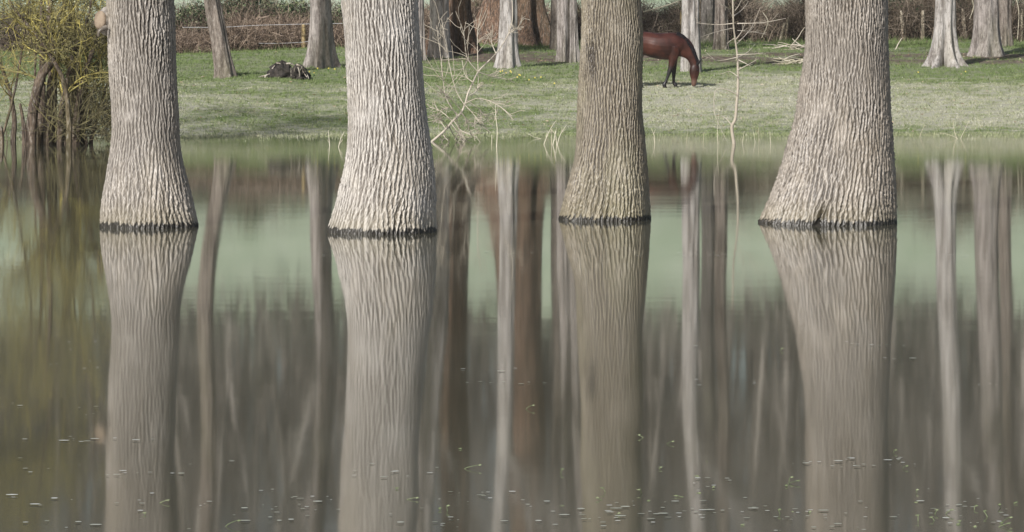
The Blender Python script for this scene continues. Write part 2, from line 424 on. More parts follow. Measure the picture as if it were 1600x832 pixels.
bB = big_bark('bark_pale_grey', (.54, .515, .48), (.044, .036, .031), (.34, .30, .24), (.64, .62, .60))
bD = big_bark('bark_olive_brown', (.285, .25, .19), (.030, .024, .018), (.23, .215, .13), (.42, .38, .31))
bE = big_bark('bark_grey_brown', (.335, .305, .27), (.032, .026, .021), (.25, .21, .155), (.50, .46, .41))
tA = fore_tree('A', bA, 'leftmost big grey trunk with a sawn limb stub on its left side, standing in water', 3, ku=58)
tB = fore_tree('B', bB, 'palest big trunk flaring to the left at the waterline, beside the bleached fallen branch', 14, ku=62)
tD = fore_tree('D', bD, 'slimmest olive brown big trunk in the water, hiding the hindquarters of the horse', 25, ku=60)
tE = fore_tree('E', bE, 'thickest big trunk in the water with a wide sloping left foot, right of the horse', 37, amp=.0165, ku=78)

# sawn stub and torn bark on the left flank of the first trunk
def stub():
    root, D = tA[0], tA[1]
    base = W(168, 33, D-.02); mb = MB()
    end = W(156, 32, D-.12)
    ax = end-base; Lx = np.linalg.norm(ax); ax /= Lx
    t = np.linspace(0, 1, 8)[:, None]; P = base+(end-base)*t; R = np.interp(np.linspace(0, 1, 8), [0, .6, 1], [.15, .085, .066])
    mb.tubes(P[None], R[None], 20)
    o = mb.build('limb_stub', bA, root)
    at = o.data.attributes.new('h', 'FLOAT', 'POINT'); at.data.foreach_set('value', np.tile(np.sin(np.arange(20)*2.2), 8).astype(np.float32))
    m, nt, b = newmat('sawn_wood')
    nt.links.new(mixc(nt, ramp(nt, noise(nt, 14, detail=4), .35, .65), (.17, .13, .095), (.25, .20, .15)), b.inputs['Base Color']); bump(nt, b, noise(nt, 30, detail=3), .4, .01)
    # the sawn face: a slightly domed disc tilted to the viewer
    up = np.array([0, 0, 1.]); a1 = np.cross(ax, up); a1 /= np.linalg.norm(a1); a2 = np.cross(a1, ax)
    V = []; Q = []
    ns = 28; rings = [0.001, .03, .052, .070, .071]; dz = [.012, .012, .009, .002, -.02]
    for r_, z_ in zip(rings, dz):
        for k in range(ns):
            an = 2*np.pi*k/ns; V.append(end+ax*(z_+.004)+a1*r_*np.cos(an)*1.0+a2*r_*np.sin(an)*1.35)
    for q in range(len(rings)-1):
        for k in range(ns): Q.append((q*ns+k, q*ns+(k+1) % ns, (q+1)*ns+(k+1) % ns, (q+1)*ns+k))
    link('sawn_face', mesh_quads('sawn_face', V, Q), m, o)
    # a curled flap of torn bark hanging beneath
    mb = MB(); mb.line([W(166, 44, D-.2), W(160, 46, D-.24), W(155, 50, D-.26), W(154, 57, D-.25)], .03, .012, 8)
    q = mb.build('torn_bark', bA, root); at = q.data.attributes.new('h', 'FLOAT', 'POINT'); at.data.foreach_set('value', np.full(len(q.data.vertices), -.6, np.float32))
stub()

# ------------------------------------------------------------------ trees on the bank
def bank_tree(name, px, py, width, label, mat, seed, top=None, height=15, flare=.5, lobes=5, lob=.5, fh=.5, taper=.02, group='trees growing on the meadow behind the flood', twin=False, kinkz=None):
    """width: trunk width in photo pixels above the flare; top: photo columns the stem passes at heights (m)"""
    rng = np.random.default_rng(seed); p = on_ground(px, py); D = p[1]; s = F/D; R0 = width/2/s
    D = D+R0*.7; p = np.array([(px-800)/F*D, D, float(ground((px-800)/F*D, D))])
    root = empty(name, p, label, 'tree', group)
    z = np.concatenate([np.arange(-.25, 2.6, .03), np.arange(2.6, height, .12)])
    tops = [(0, 0)]+[(h, (x-px)/F*D) for h, x in (top or [])]
    cx = np.interp(z, [a for a, _ in tops], [b for _, b in tops]); ks = 21; ker = np.hanning(ks); ker /= ker.sum()
    cx = np.convolve(np.pad(cx, ks//2, mode='edge'), ker, 'valid')
    cx = cx+.03*np.sin(z*.9+seed)*np.clip(z/2, 0, 1); cy = .05*np.sin(z*.6+2*seed)*np.clip(z/2, 0, 1)
    nu = 72; th = np.arange(nu)/nu*2*np.pi
    lob = lob*1.35
    r = R0*np.maximum(.25, 1-taper*np.clip(z, 0, 99))
    fl = np.exp(-np.clip(z, -.1, 99)/fh)
    lobe = sum(rng.uniform(.6, 1)*np.cos(k*th+rng.uniform(0, 6.28)) for k in (lobes, lobes+2))*.5
    n = fft_noise(rng, (256, 72), 256*.1, 9, 5, .5)[np.clip((z/.1).astype(int)+3, 0, 255)]
    rr = r[:, None]*(1+flare*fl[:, None]*(1+lob*lobe[None, :])+.10*np.exp(-np.clip(z, 0, 99)/1.6)[:, None]*lobe[None, :])+.010*n+.03*R0*lobe[None, :]
    X = p[0]+cx[:, None]+rr*np.cos(th); Y = D+cy[:, None]+rr*np.sin(th); Z = p[2]+np.repeat(z[:, None], nu, 1)
    nz = len(z); i = np.arange(nz-1)[:, None]*nu; j = np.arange(nu)[None]; k = (j+1) % nu
    Q = np.stack([i+j, i+k, i+nu+k, i+nu+j], -1).reshape(-1, 4)
    link('trunk', mesh_quads('trunk', np.stack([X, Y, Z], -1).reshape(-1, 3), Q), mat, root)
    # crown of bare limbs
    mb = MB(); nl = 9
    zi = rng.integers(int(nz*.72), nz-1, nl); zi[0] = nz-1
    st = np.stack([p[0]+cx[zi], D+cy[zi], p[2]+z[zi]], -1); a = rng.uniform(0, 6.28, nl)
    dr = np.stack([np.cos(a)*.8, np.sin(a)*.8, np.full(nl, .9)], -1); dr[0] = (0, 0, 1)
    LL = rng.uniform(2.5, 5, nl); P = walk(rng, st, dr, LL, 8, .12, (0, 0, .05))
    Rr = (np.clip(r[zi]*.5, .03, .11))[:, None]*np.linspace(1, .3, 8); mb.tubes(P, Rr, 6)
    s1, d1, L1, r1 = kids(rng, P, Rr, 6, .5, LL, .8); P2 = walk(rng, s1, d1, L1, 6, .18, (0, 0, .03)); R2 = np.maximum(r1[:, None]*np.linspace(1, .3, 6), .006); mb.tubes(P2, R2, 4)
    s1, d1, L1, r1 = kids(rng, P2, R2, 5, .55, L1, .8); P3 = walk(rng, s1, d1, L1, 4, .2, (0, 0, .0)); mb.tubes(P3, np.maximum(r1[:, None]*np.linspace(1, .4, 4), .005), 3)
    mb.build('crown', mat, root)
    return root
GREY = far_bark('bank_bark_grey', (.29, .265, .25), (.12, .105, .095))
PALE = far_bark('bank_bark_pale', (.37, .355, .345), (.14, .126, .116), (.36, .34, .28))
DULL = far_bark('bank_bark_dull', (.20, .172, .15), (.085, .07, .06))
DARK = far_bark('bank_bark_dark', (.12, .11, .10), (.055, .05, .044))  # dark grey bark colour
RED = far_bark('fibrous_red_bark', (.175, .108, .072), (.038, .026, .019), (.13, .10, .058), s=16, st=.05)
bank_tree('leaning_tree', 352, 122, 27, 'brown grey tree leaning to the left beside the black rotten stump', DULL, 1, top=[(2.3, 329), (4, 322), (9, 325), (15, 315)], flare=.28, fh=.3)
bank_tree('buttressed_tree', 502, 106, 33, 'grey tree with spreading buttress roots right behind the black rotten stump', GREY, 2, top=[(2.3, 502), (6, 510), (10, 500), (15, 480)], flare=.5, lobes=6, lob=.8)
bank_tree('slender_tree', 657, 96, 13, 'narrow blue grey tree peeping out behind the right edge of the palest big trunk', GREY, 3, flare=.3)
bank_tree('pale_tree', 688, 90, 30, 'pale grey tree standing in front of the left red brown conifer', PALE, 4, top=[(3, 688), (5, 686), (9, 672), (14, 655)], flare=.25, lob=.6)
bank_tree('red_conifer', 706, 82, 54, 'red brown fibrous conifer trunk, the smaller of two, behind the pale grey tree', RED, 5, top=[(4, 704), (12, 712)], flare=.75, lobes=7, lob=.7, fh=.9, taper=.018, height=19)
bank_tree('red_conifer', 797, 70, 74, 'widest red brown conifer with a broad cone shaped foot behind the whitish tree', RED, 6, top=[(4, 812), (12, 826)], flare=.75, lobes=7, lob=.6, fh=1.1, taper=.02, height=20)
bank_tree('whitish_tree', 793, 106, 27, 'whitish smooth tree with dark red brown conifer bark showing on both sides', PALE, 7, top=[(4, 794), (8, 788), (12, 780), (15, 778)], flare=.42, lobes=4, lob=.8)
bank_tree('double_tree', 868, 79, 15, 'thin dull grey tree behind the left side of the paired grey stems', DULL, 8, flare=.3, top=[(10, 872)])
bank_tree('paired_tree', 882, 97, 21, 'thicker of two grey stems fused at the foot, left of the slimmest big trunk', GREY, 9, flare=.35, lobes=5, lob=.8, top=[(4, 881), (14, 895)])
bank_tree('paired_tree', 896, 98, 14, 'thinner of two grey stems fused at the foot, left of the slimmest big trunk', GREY, 10, flare=.4, lobes=4, lob=.8, top=[(4, 895), (14, 912)])
bank_tree('whitish_tree', 1080, 113, 28, 'whitish tree rising straight behind the neck of the grazing horse', PALE, 11, flare=.2, top=[(4, 1078), (8, 1080), (14, 1100)])
bank_tree('dark_tree', 1106, 66, 22, 'dark trunk between the whitish tree behind the horse and a brown grey one', DARK, 12, flare=.2)
bank_tree('brown_grey_tree', 1126, 78, 20, 'brown grey tree behind the thin white sapling, right of the dark trunk', DULL, 13, flare=.25, top=[(4, 1126), (13, 1134)])
bank_tree('buttressed_tree', 1474, 103, 33, 'silvery tree with claw like spreading roots, right of the thickest big trunk', PALE, 14, flare=.85, lobes=7, lob=1.1, fh=.42, top=[(2.3, 1478), (6, 1483), (10, 1490), (15, 1500)])
bank_tree('forked_tree', 1541, 88, 38, 'wide brown grey tree at the right edge, right of the silvery rooted one', GREY, 15, flare=.4, lobes=6, lob=.5, top=[(4, 1543), (14, 1560)])
bank_tree('dark_tree', 1569, 74, 21, 'darker trunk at the right edge, half hidden behind the wide brown grey tree', DULL, 16, flare=.3, top=[(14, 1575)])

# ------------------------------------------------------------------ horse
def loft(secs, n=20, fat=1.0):
    """secs: (u, z, y, half height in the side plane, half width); rings square to the path"""
    S = np.array(secs, float); m = len(secs)*4
    Sx = resample(S, m); P = Sx[:, [0, 2, 1]]; T = np.gradient(P, axis=0); T /= np.linalg.norm(T, axis=1, keepdims=True)
    side = np.array([0, 1., 0]); N_ = np.cross(T, side); N_ /= np.linalg.norm(N_, axis=1, keepdims=True); B = np.cross(N_, T)
    th = np.arange(n)/n*2*np.pi
    V = P[:, None]+Sx[:, 3, None, None]*fat*np.cos(th)[None, :, None]*N_[:, None]+Sx[:, 4, None, None]*fat*np.sin(th)[None, :, None]*B[:, None]
    V = V.reshape(-1, 3); Q = [(a*n+k, a*n+(k+1) % n, (a+1)*n+(k+1) % n, (a+1)*n+k) for a in range(m-1) for k in range(n)]
    V = np.concatenate([V, P[:1], P[-1:]]); f = [list(q) for q in Q]
    f += [[(k+1) % n, k, m*n] for k in range(n)]+[[(m-1)*n+k, (m-1)*n+(k+1) % n, m*n+1] for k in range(n)]
    return V, f
def horse():
    g = on_ground(1046, 137.5); D = g[1]; sc = F/D/56.0
    k = 1/sc
    root = empty('grazing_horse', g, 'dark bay horse with black legs and mane grazing behind the slimmest big trunk', 'horse')
    parts = []
    parts.append(loft([(-1.36, 1.28, 0, .13, .10), (-1.28, 1.26, 0, .24, .19), (-1.1, 1.24, 0, .33, .27), (-.9, 1.22, 0, .36, .28), (-.65, 1.235, 0, .33, .27), (-.4, 1.18, 0, .355, .30), (-.1, 1.155, 0, .375, .29), (.12, 1.165, 0, .375, .24), (.28, 1.13, 0, .30, .19), (.38, 1.08, 0, .18, .12)]))
    parts.append(loft([(.05, 1.26, 0, .27, .15), (.27, 1.19, 0, .30, .15), (.45, 1.075, 0, .26, .12), (.585, .93, 0, .18, .095), (.665, .78, 0, .14, .08), (.70, .64, 0, .125, .075)]))
    parts.append(loft([(.715, .70, 0, .075, .06), (.71, .60, 0, .125, .085), (.70, .47, 0, .142, .095), (.695, .35, 0, .125, .08), (.69, .22, 0, .085, .062), (.682, .11, 0, .072, .058), (.675, .04, 0, .05, .045)]))
    for y, pts in ((-.13, [(.10, 1.15, .15, .10), (.11, .92, .12, .085), (.07, .72, .078, .062), (.02, .53, .054, .048), (0.0, .47, .05, .045), (-.06, .30, .034, .032), (-.115, .16, .034, .034), (-.145, .10, .045, .042), (-.15, .05, .042, .042)]),
                   (.13, [(.12, 1.15, .15, .10), (.13, .92, .11, .085), (.13, .72, .075, .062), (.13, .50, .055, .048), (.13, .44, .05, .045), (.125, .28, .034, .032), (.13, .14, .036, .034), (.17, .09, .045, .042), (.175, .05, .044, .042)]),
                   (-.14, [(-1.02, 1.2, .26, .13), (-.98, .98, .22, .12), (-.95, .80, .145, .09), (-1.03, .62, .08, .06), (-1.08, .52, .068, .052), (-1.0, .36, .04, .038), (-.86, .16, .038, .036), (-.82, .10, .048, .042), (-.80, .05, .046, .044)]),
                   (.14, [(-1.08, 1.2, .26, .13), (-1.1, .98, .2, .12), (-1.12, .80, .13, .085), (-1.25, .60, .075, .055), (-1.28, .52, .065, .05), (-1.24, .36, .04, .036), (-1.2, .16, .038, .036), (-1.17, .10, .046, .042), (-1.16, .05, .044, .044)])):
        parts.append(loft([(a, b, y, c, d) for a, b, c, d in pts], 14, 1.32))
    V = []; Fc = []; n = 0
    for v, f in parts:
        V.append(v); Fc += [[i+n for i in q] for q in f]; n += len(v)
    V = np.concatenate(V)*k
    me = bpy.data.meshes.new('raw'); me.from_pydata(V.tolist(), [], Fc); me.update()
    tmp = bpy.data.objects.new('raw', me); C.objects.link(tmp)
    md = tmp.modifiers.new('r', 'REMESH'); md.mode = 'VOXEL'; md.voxel_size = .014
    ms = tmp.modifiers.new('s', 'SMOOTH'); ms.factor = .5; ms.iterations = 6
    dg = bpy.context.evaluated_depsgraph_get(); dg.update()
    body = bpy.data.meshes.new_from_object(tmp.evaluated_get(dg)); bpy.data.objects.remove(tmp); bpy.data.meshes.remove(me)
    body.name = 'body'
    nv = len(body.vertices); co = np.empty(nv*3, np.float32); body.vertices.foreach_get('co', co); co = co.reshape(-1, 3)
    # black points: lower legs; muzzle
    u, zz = co[:, 0]/k, co[:, 2]/k
    leg = (u < .45)*sstep(.66-zz, 0, .22); muz = (u > .5)*sstep(.30-zz, 0, .12)
    for nm, a in (('leg', leg), ('muzzle', muz)):
        at = body.attributes.new(nm, 'FLOAT', 'POINT'); at.data.foreach_set('value', a.astype(np.float32))
    m, nt, b = newmat('bay_coat')
    c = mixc(nt, ramp(nt, noise(nt, 2.6, detail=3), .38, .66), (.022, .007, .005), (.062, .019, .012))
    c = mixc(nt, attr(nt, 'leg'), c, (.014, .013, .014)); c = mixc(nt, attr(nt, 'muzzle'), c, (.10, .055, .042))
    nt.links.new(c, b.inputs['Base Color']); b.inputs['Roughness'].default_value = .42; b.inputs['Specular IOR Level'].default_value = .4
    bump(nt, b, noise(nt, 40, (1, 1, .5), 3), .25, .006)
    body.polygons.foreach_set('use_smooth', np.ones(len(body.polygons), bool)); body.materials.clear(); body.materials.append(m)
    o = bpy.data.objects.new('body', body); C.objects.link(o); o.parent = root
    hair, hn, hb = newmat('black_hair'); hb.inputs['Base Color'].default_value = (.014, .012, .013, 1); hb.inputs['Roughness'].default_value = .5
    bump(hn, hb, noise(hn, 30, (1, 1, .2), 3), .8, .01)
    base = np.array(g)
    def lp(u_, z_, y_=0): return base+np.array([u_*k, y_*k, z_*k])
    rng = np.random.default_rng(4)
    # mane: many locks along the crest, falling to the viewer's side
    crest = resample([(.22, 1.545), (.40, 1.45), (.55, 1.27), (.665, 1.08), (.74, .92), (.80, .76)], 60)
    mb = MB(); P = []
    for i in range(60):
        for q in range(4):
            a = crest[i]; y0 = -.02+rng.normal(0, .01)
            P.append([lp(a[0]-.02, a[1]-.015, y0+.02), lp(a[0]+.012, a[1]+.01, y0-.01), lp(a[0]-.005+rng.normal(0, .01), a[1]-.025, y0-.06), lp(a[0]-.03+rng.normal(0, .015), a[1]-.06-rng.uniform(0, .03), y0-.09)])
    P = np.array([resample(p, 8) for p in P]); mb.tubes(P, np.full((len(P), 8), .012)*np.linspace(1, .35, 8), 5); mb.build('mane', hair, root)
    mb = MB(); P = []
    for i in range(46):
        a = rng.normal(0, .03, 2); P.append(resample([lp(-1.34, 1.42+a[0]*.5, a[1]), lp(-1.47+a[0], 1.3, a[1]), lp(-1.52+a[0]*2, .9, a[1]*2), lp(-1.5+a[0]*3, .5+rng.uniform(-.1, .1), a[1]*3)], 9))
    mb.tubes(np.array(P), np.full((46, 9), .016)*np.linspace(1, .4, 9), 5); mb.build('tail', hair, root)
    for y, tilt in ((-.055, 0), (.055, .02)):
        mb = MB(); P = resample([lp(.76, .64, y), lp(.80, .70, y*1.2), lp(.90+tilt, .80, y*1.3)], 8)
        mb.tubes(P[None], np.array([[.035, .045, .05, .047, .04, .028, .015, .002]])*k, 8); mb.build('ear', hair, root)
    for y in (-1, 1):
        mb = MB(); c0 = lp(.775, .50, y*.088); P = c0+np.array([[0, y*t*k, 0] for t in (-.016, -.008, 0, .008, .014)]); mb.tubes(P[None], np.array([[.004, .017, .02, .016, .003]])*k, 10); mb.build('eye', hair, root)
        mb = MB(); c0 = lp(.715, .075, y*.052); P = c0+np.array([[0, y*t*k, 0] for t in (-.012, -.004, .004, .008)]); mb.tubes(P[None], np.array([[.004, .014, .012, .002]])*k, 8); mb.build('nostril', hair, root)
    for (u_, y) in ((-.145, -.13), (.18, .13), (-.795, -.14), (-1.155, .14)):
        mb = MB(); mb.tubes(np.array([[lp(u_-.01, .085, y), lp(u_, .05, y), lp(u_+.01, .0, y), lp(u_+.01, -.01, y)]]), np.array([[.04, .05, .062, .002]])*k, 14); mb.build('hoof', hair, root)
horse()

# ------------------------------------------------------------------ sapling, fallen branch, dry stems
TWIG = tinted('bleached_twigs', [(.22, .19, .15), (.38, .345, .28), (.50, .46, .40)], .8, sc=3)
def pix_line(mb, pts, D, r0, r1, dy=None, a=.5, sides=6):
    """a stem through photo points; dy gives each point its own extra depth"""
    dy = dy or [0]*len(pts)
    mb.line([W(x, y, D+e) for (x, y), e in zip(pts, dy)], r0, r1, sides, a, n=len(pts)*4)
def sapling():
    D = 57.8; base = W(1147, 225, D); base[2] = 0
    root = empty('white_sapling', base, 'thin white barked sapling with bare side branches rising from the shallow water', 'tree')
    mb = MB(); mb.line([W(1147.5, 236, D), W(1146.5, 222, D), W(1143.5, 199, D), W(1149, 186, D), W(1151, 162, D+.05), W(1153, 138, D+.1), W(1153, 110, D+.1), W(1152, 87, D+.05), W(1149, 63, D), W(1146, 37, D-.1), W(1145, 0, D-.1), W(1144, -30, D-.1)], .038, .012, 10, .45, 60)
    mb.build('stem', TWIG, root)
    rng = np.random.default_rng(8); side = []
    br = [([(1145,37),(1120,39),(1088,36)],.6),([(1152,37),(1190,36),(1228,29)],-.5),([(1147,44),(1120,50),(1095,58)],-.7),([(1152,48),(1175,50),(1197,54)],.5),
          ([(1152,90),(1125,95),(1112,92),(1094,86)],-.5),([(1153,90),(1168,82),(1180,69)],.6),([(1154,94),(1164,99),(1173,104)],-.3),([(1152,86),(1175,85),(1193,83)],-.8),
          ([(1153,148),(1130,139),(1117,144),(1116,172),(1121,190),(1135,220)],-.3),([(1143,196),(1135,186),(1127,181)],.2),([(1148,60),(1137,68),(1134,82)],.5),
          ([(1147,25),(1160,15),(1170,2)],.5),([(1146,30),(1136,12),(1120,4)],-.6),([(1150,70),(1165,55),(1176,40),(1188,12)],.9),([(1152,110),(1168,102),(1185,92)],-.5),([(1146,20),(1155,8),(1163,-12)],-.4),
          ([(1153,120),(1140,112),(1128,116)],.6),([(1149,63),(1160,48),(1166,30)],-.2)]
    for pts, dep in br:
        m2 = MB(); n = len(pts); pix_line(m2, pts, D, .011, .003, [dep*i/(n-1) for i in range(n)], .8, 5)
        P = m2.V[0].reshape(-1, 5, 3).mean(1)[None]; Rr = np.linspace(.010, .003, P.shape[1])[None]
        s, d, L, r = kids(rng, P, Rr, 3, .28, np.array([np.linalg.norm(P[0, -1]-P[0, 0])]), .8); Pk = walk(rng, s, d, L, 5, .15, (0, 0, .02)); m2.tubes(Pk, np.maximum(r[:, None]*np.linspace(1, .4, 5), .003), 4, np.full(len(Pk), .6))
        m2.build('branch', TWIG, root)
sapling()
def fallen_branch():
    D = 59.5; base = W(680, 224, D); base[2] = 0
    root = empty('fallen_branch', base, 'bleached fallen branch with tangled twigs slanting out of the water beside the palest trunk', 'branch')
    main = [(672,224),(684,214),(697,202),(707,190),(720,177),(727,162),(731,147),(739,129),(747,113),(759,100),(775,84),(790,62),(799,40),(801,20),(800,0),(797,-30)]
    mb = MB(); pix_line(mb, main, D, .028, .007, list(np.linspace(0, 1.6, len(main))), .7, 9); mb.build('limb', TWIG, root)
    rng = np.random.default_rng(18)
    br = [([(727,162),(748,154),(775,163),(800,182)],-.7),([(729,157),(748,170),(757,180),(768,181)],.3),([(722,174),(700,150),(682,143)],-.5),([(747,113),(730,90),(724,50),(712,18)],-.3),
          ([(747,113),(746,60),(748,36)],.5),([(707,190),(690,175),(672,168)],.4),([(704,192),(716,208),(727,226)],-.5),([(712,184),(718,200),(722,215)],.3),([(700,198),(690,188),(676,186)],-.6),
          ([(720,177),(735,192),(747,194),(757,196)],.6),([(727,165),(741,180),(750,192)],-.5),([(715,182),(700,160),(694,140),(690,100),(682,40)],.2),([(726,165),(712,140),(700,90),(690,30)],.7),
          ([(747,113),(770,120),(800,125)],.4),([(697,202),(688,190),(677,180)],.2),([(709,189),(722,205),(746,215)],-.7),([(775,84),(768,66),(770,50)],.5),([(796,52),(808,45),(817,28)],-.4),
          ([(690,208),(700,220),(712,232)],-.9),([(701,197),(712,216),(730,231)],.8),([(739,129),(727,118),(722,95)],.5),([(733,150),(745,141),(748,120)],.4),([(716,180),(704,170),(690,171)],-.2),([(790,62),(800,47),(815,46)],.2),
          ([(686,212),(694,224),(705,233)],.4),([(721,176),(729,188),(735,205)],.2)]
    for pts, dep in br:
        m2 = MB(); n = len(pts); pix_line(m2, pts, D+.3, .011, .006, [dep*i/(n-1) for i in range(n)], .65, 5)
        P = m2.V[0].reshape(-1, 5, 3).mean(1)[None]; Rr = np.linspace(.011, .003, P.shape[1])[None]
        s, d, L, r = kids(rng, P, Rr, 12, .42, np.array([np.linalg.norm(P[0, -1]-P[0, 0])]), .7); Pk = walk(rng, s, d, L, 6, .16, (0, 0, .02)); m2.tubes(Pk, np.maximum(r[:, None]*np.linspace(1, .4, 6), .0058), 4, np.full(len(Pk), .5))
        m2.build('side_branch', TWIG, root)
fallen_branch()
REED = tinted('dry_reed', [(.24, .22, .15), (.40, .37, .28), (.52, .49, .40)], .8)
def stalks():
    rng = np.random.default_rng(77)
    def st(pts, label, r=.011, group=None, extra=True, name='dry_stalk'):
        yb = pts[0][1]; D = F*H/(yb-HY); b = W(pts[0][0], yb, D)
        mb = MB(); P = [W(x, y, D+.04*i) for i, (x, y) in enumerate(pts)]; P.insert(0, b+np.array([0, 0, -.06]))
        mb.line(P, r, r*.4, 5, rng.uniform(.3, 1), n=14)
        if extra:
            L = np.linalg.norm(P[-1]-P[0])
            PP = resample(P, 8)[None]; s, d, LL, rr = kids(rng, PP, np.full((1, 8), r), 2, .3, np.array([L]), .6, lo=.4); Pk = walk(rng, s, d, LL, 5, .1, (0, 0, .05)); mb.tubes(Pk, rr[:, None]*np.linspace(1, .5, 5), 4, [.6, .8])
        o = mb.build(name, REED, None); tag(o, label, 'dry stalk', group)
    gA = 'dry stalks in the shallows between two big trunks'
    st([(776,230),(777,205),(775,185),(774,163)], 'tall upright dry stalk standing alone in the shallows right of the fallen branch', .012)
    st([(768.5,224),(768.5,211)], 'short pale peg like stalk in the water left of the tall lone stalk', .012, extra=False)
    for pts in ([(850,226),(857,208),(866,192)], [(862,226),(862,204),(864,202)], [(864,227),(868,208),(869,203)], [(870,227),(868,212),(862,203)], [(871,226),(876,210),(885,196)]):
        st(pts, 'one of the dry stalks bunched in the shallows left of the slimmest big trunk', .012, 'stalks bunched in the shallows')
    st([(515,228),(514,215),(513,204)], 'upright dry stalk in the shallows close left of the palest trunk', .010)
    st([(529,230),(533,216),(538,206)], 'dry stalk leaning right, touching the left outline of the palest trunk', .010)
    st([(1023,224),(1022,212),(1018,201)], 'leaning dry stalk in the shallows just right of the slimmest trunk', .010)
    for pts in ([(1073,222),(1074,207)], [(1099,222),(1100,206)], [(1122,226),(1121,205),(1123,178)], [(1160,224),(1163,205)], [(1186,222),(1185,199)], [(1180,223),(1177,206)], [(1204,224),(1203,205)]):
        st(pts, 'thin dry stalk in the shallows around the foot of the white sapling', .008, 'thin stalks round the sapling', False)
    st([(1495,217),(1491,205),(1489,188)], 'left straight stalk of a small V shaped pair below the silvery rooted tree', .009, extra=False)
    st([(1501,217),(1507,204),(1514,190)], 'right leaning stalk of a small V shaped pair below the silvery rooted tree', .009, extra=False)
    st([(1497,217),(1480,210),(1468,208)], 'dark twig bowing left to the water beside a V shaped pair of stalks', .007, extra=False)
    st([(1437,214),(1441,204),(1445,195)], 'short slanting stalk in the shallows right of the thickest big trunk', .008, extra=False)
    st([(845,217),(835,215),(825,209)], 'low pale twig curved over the water left of the bunched stalks', .008, extra=False)
stalks()

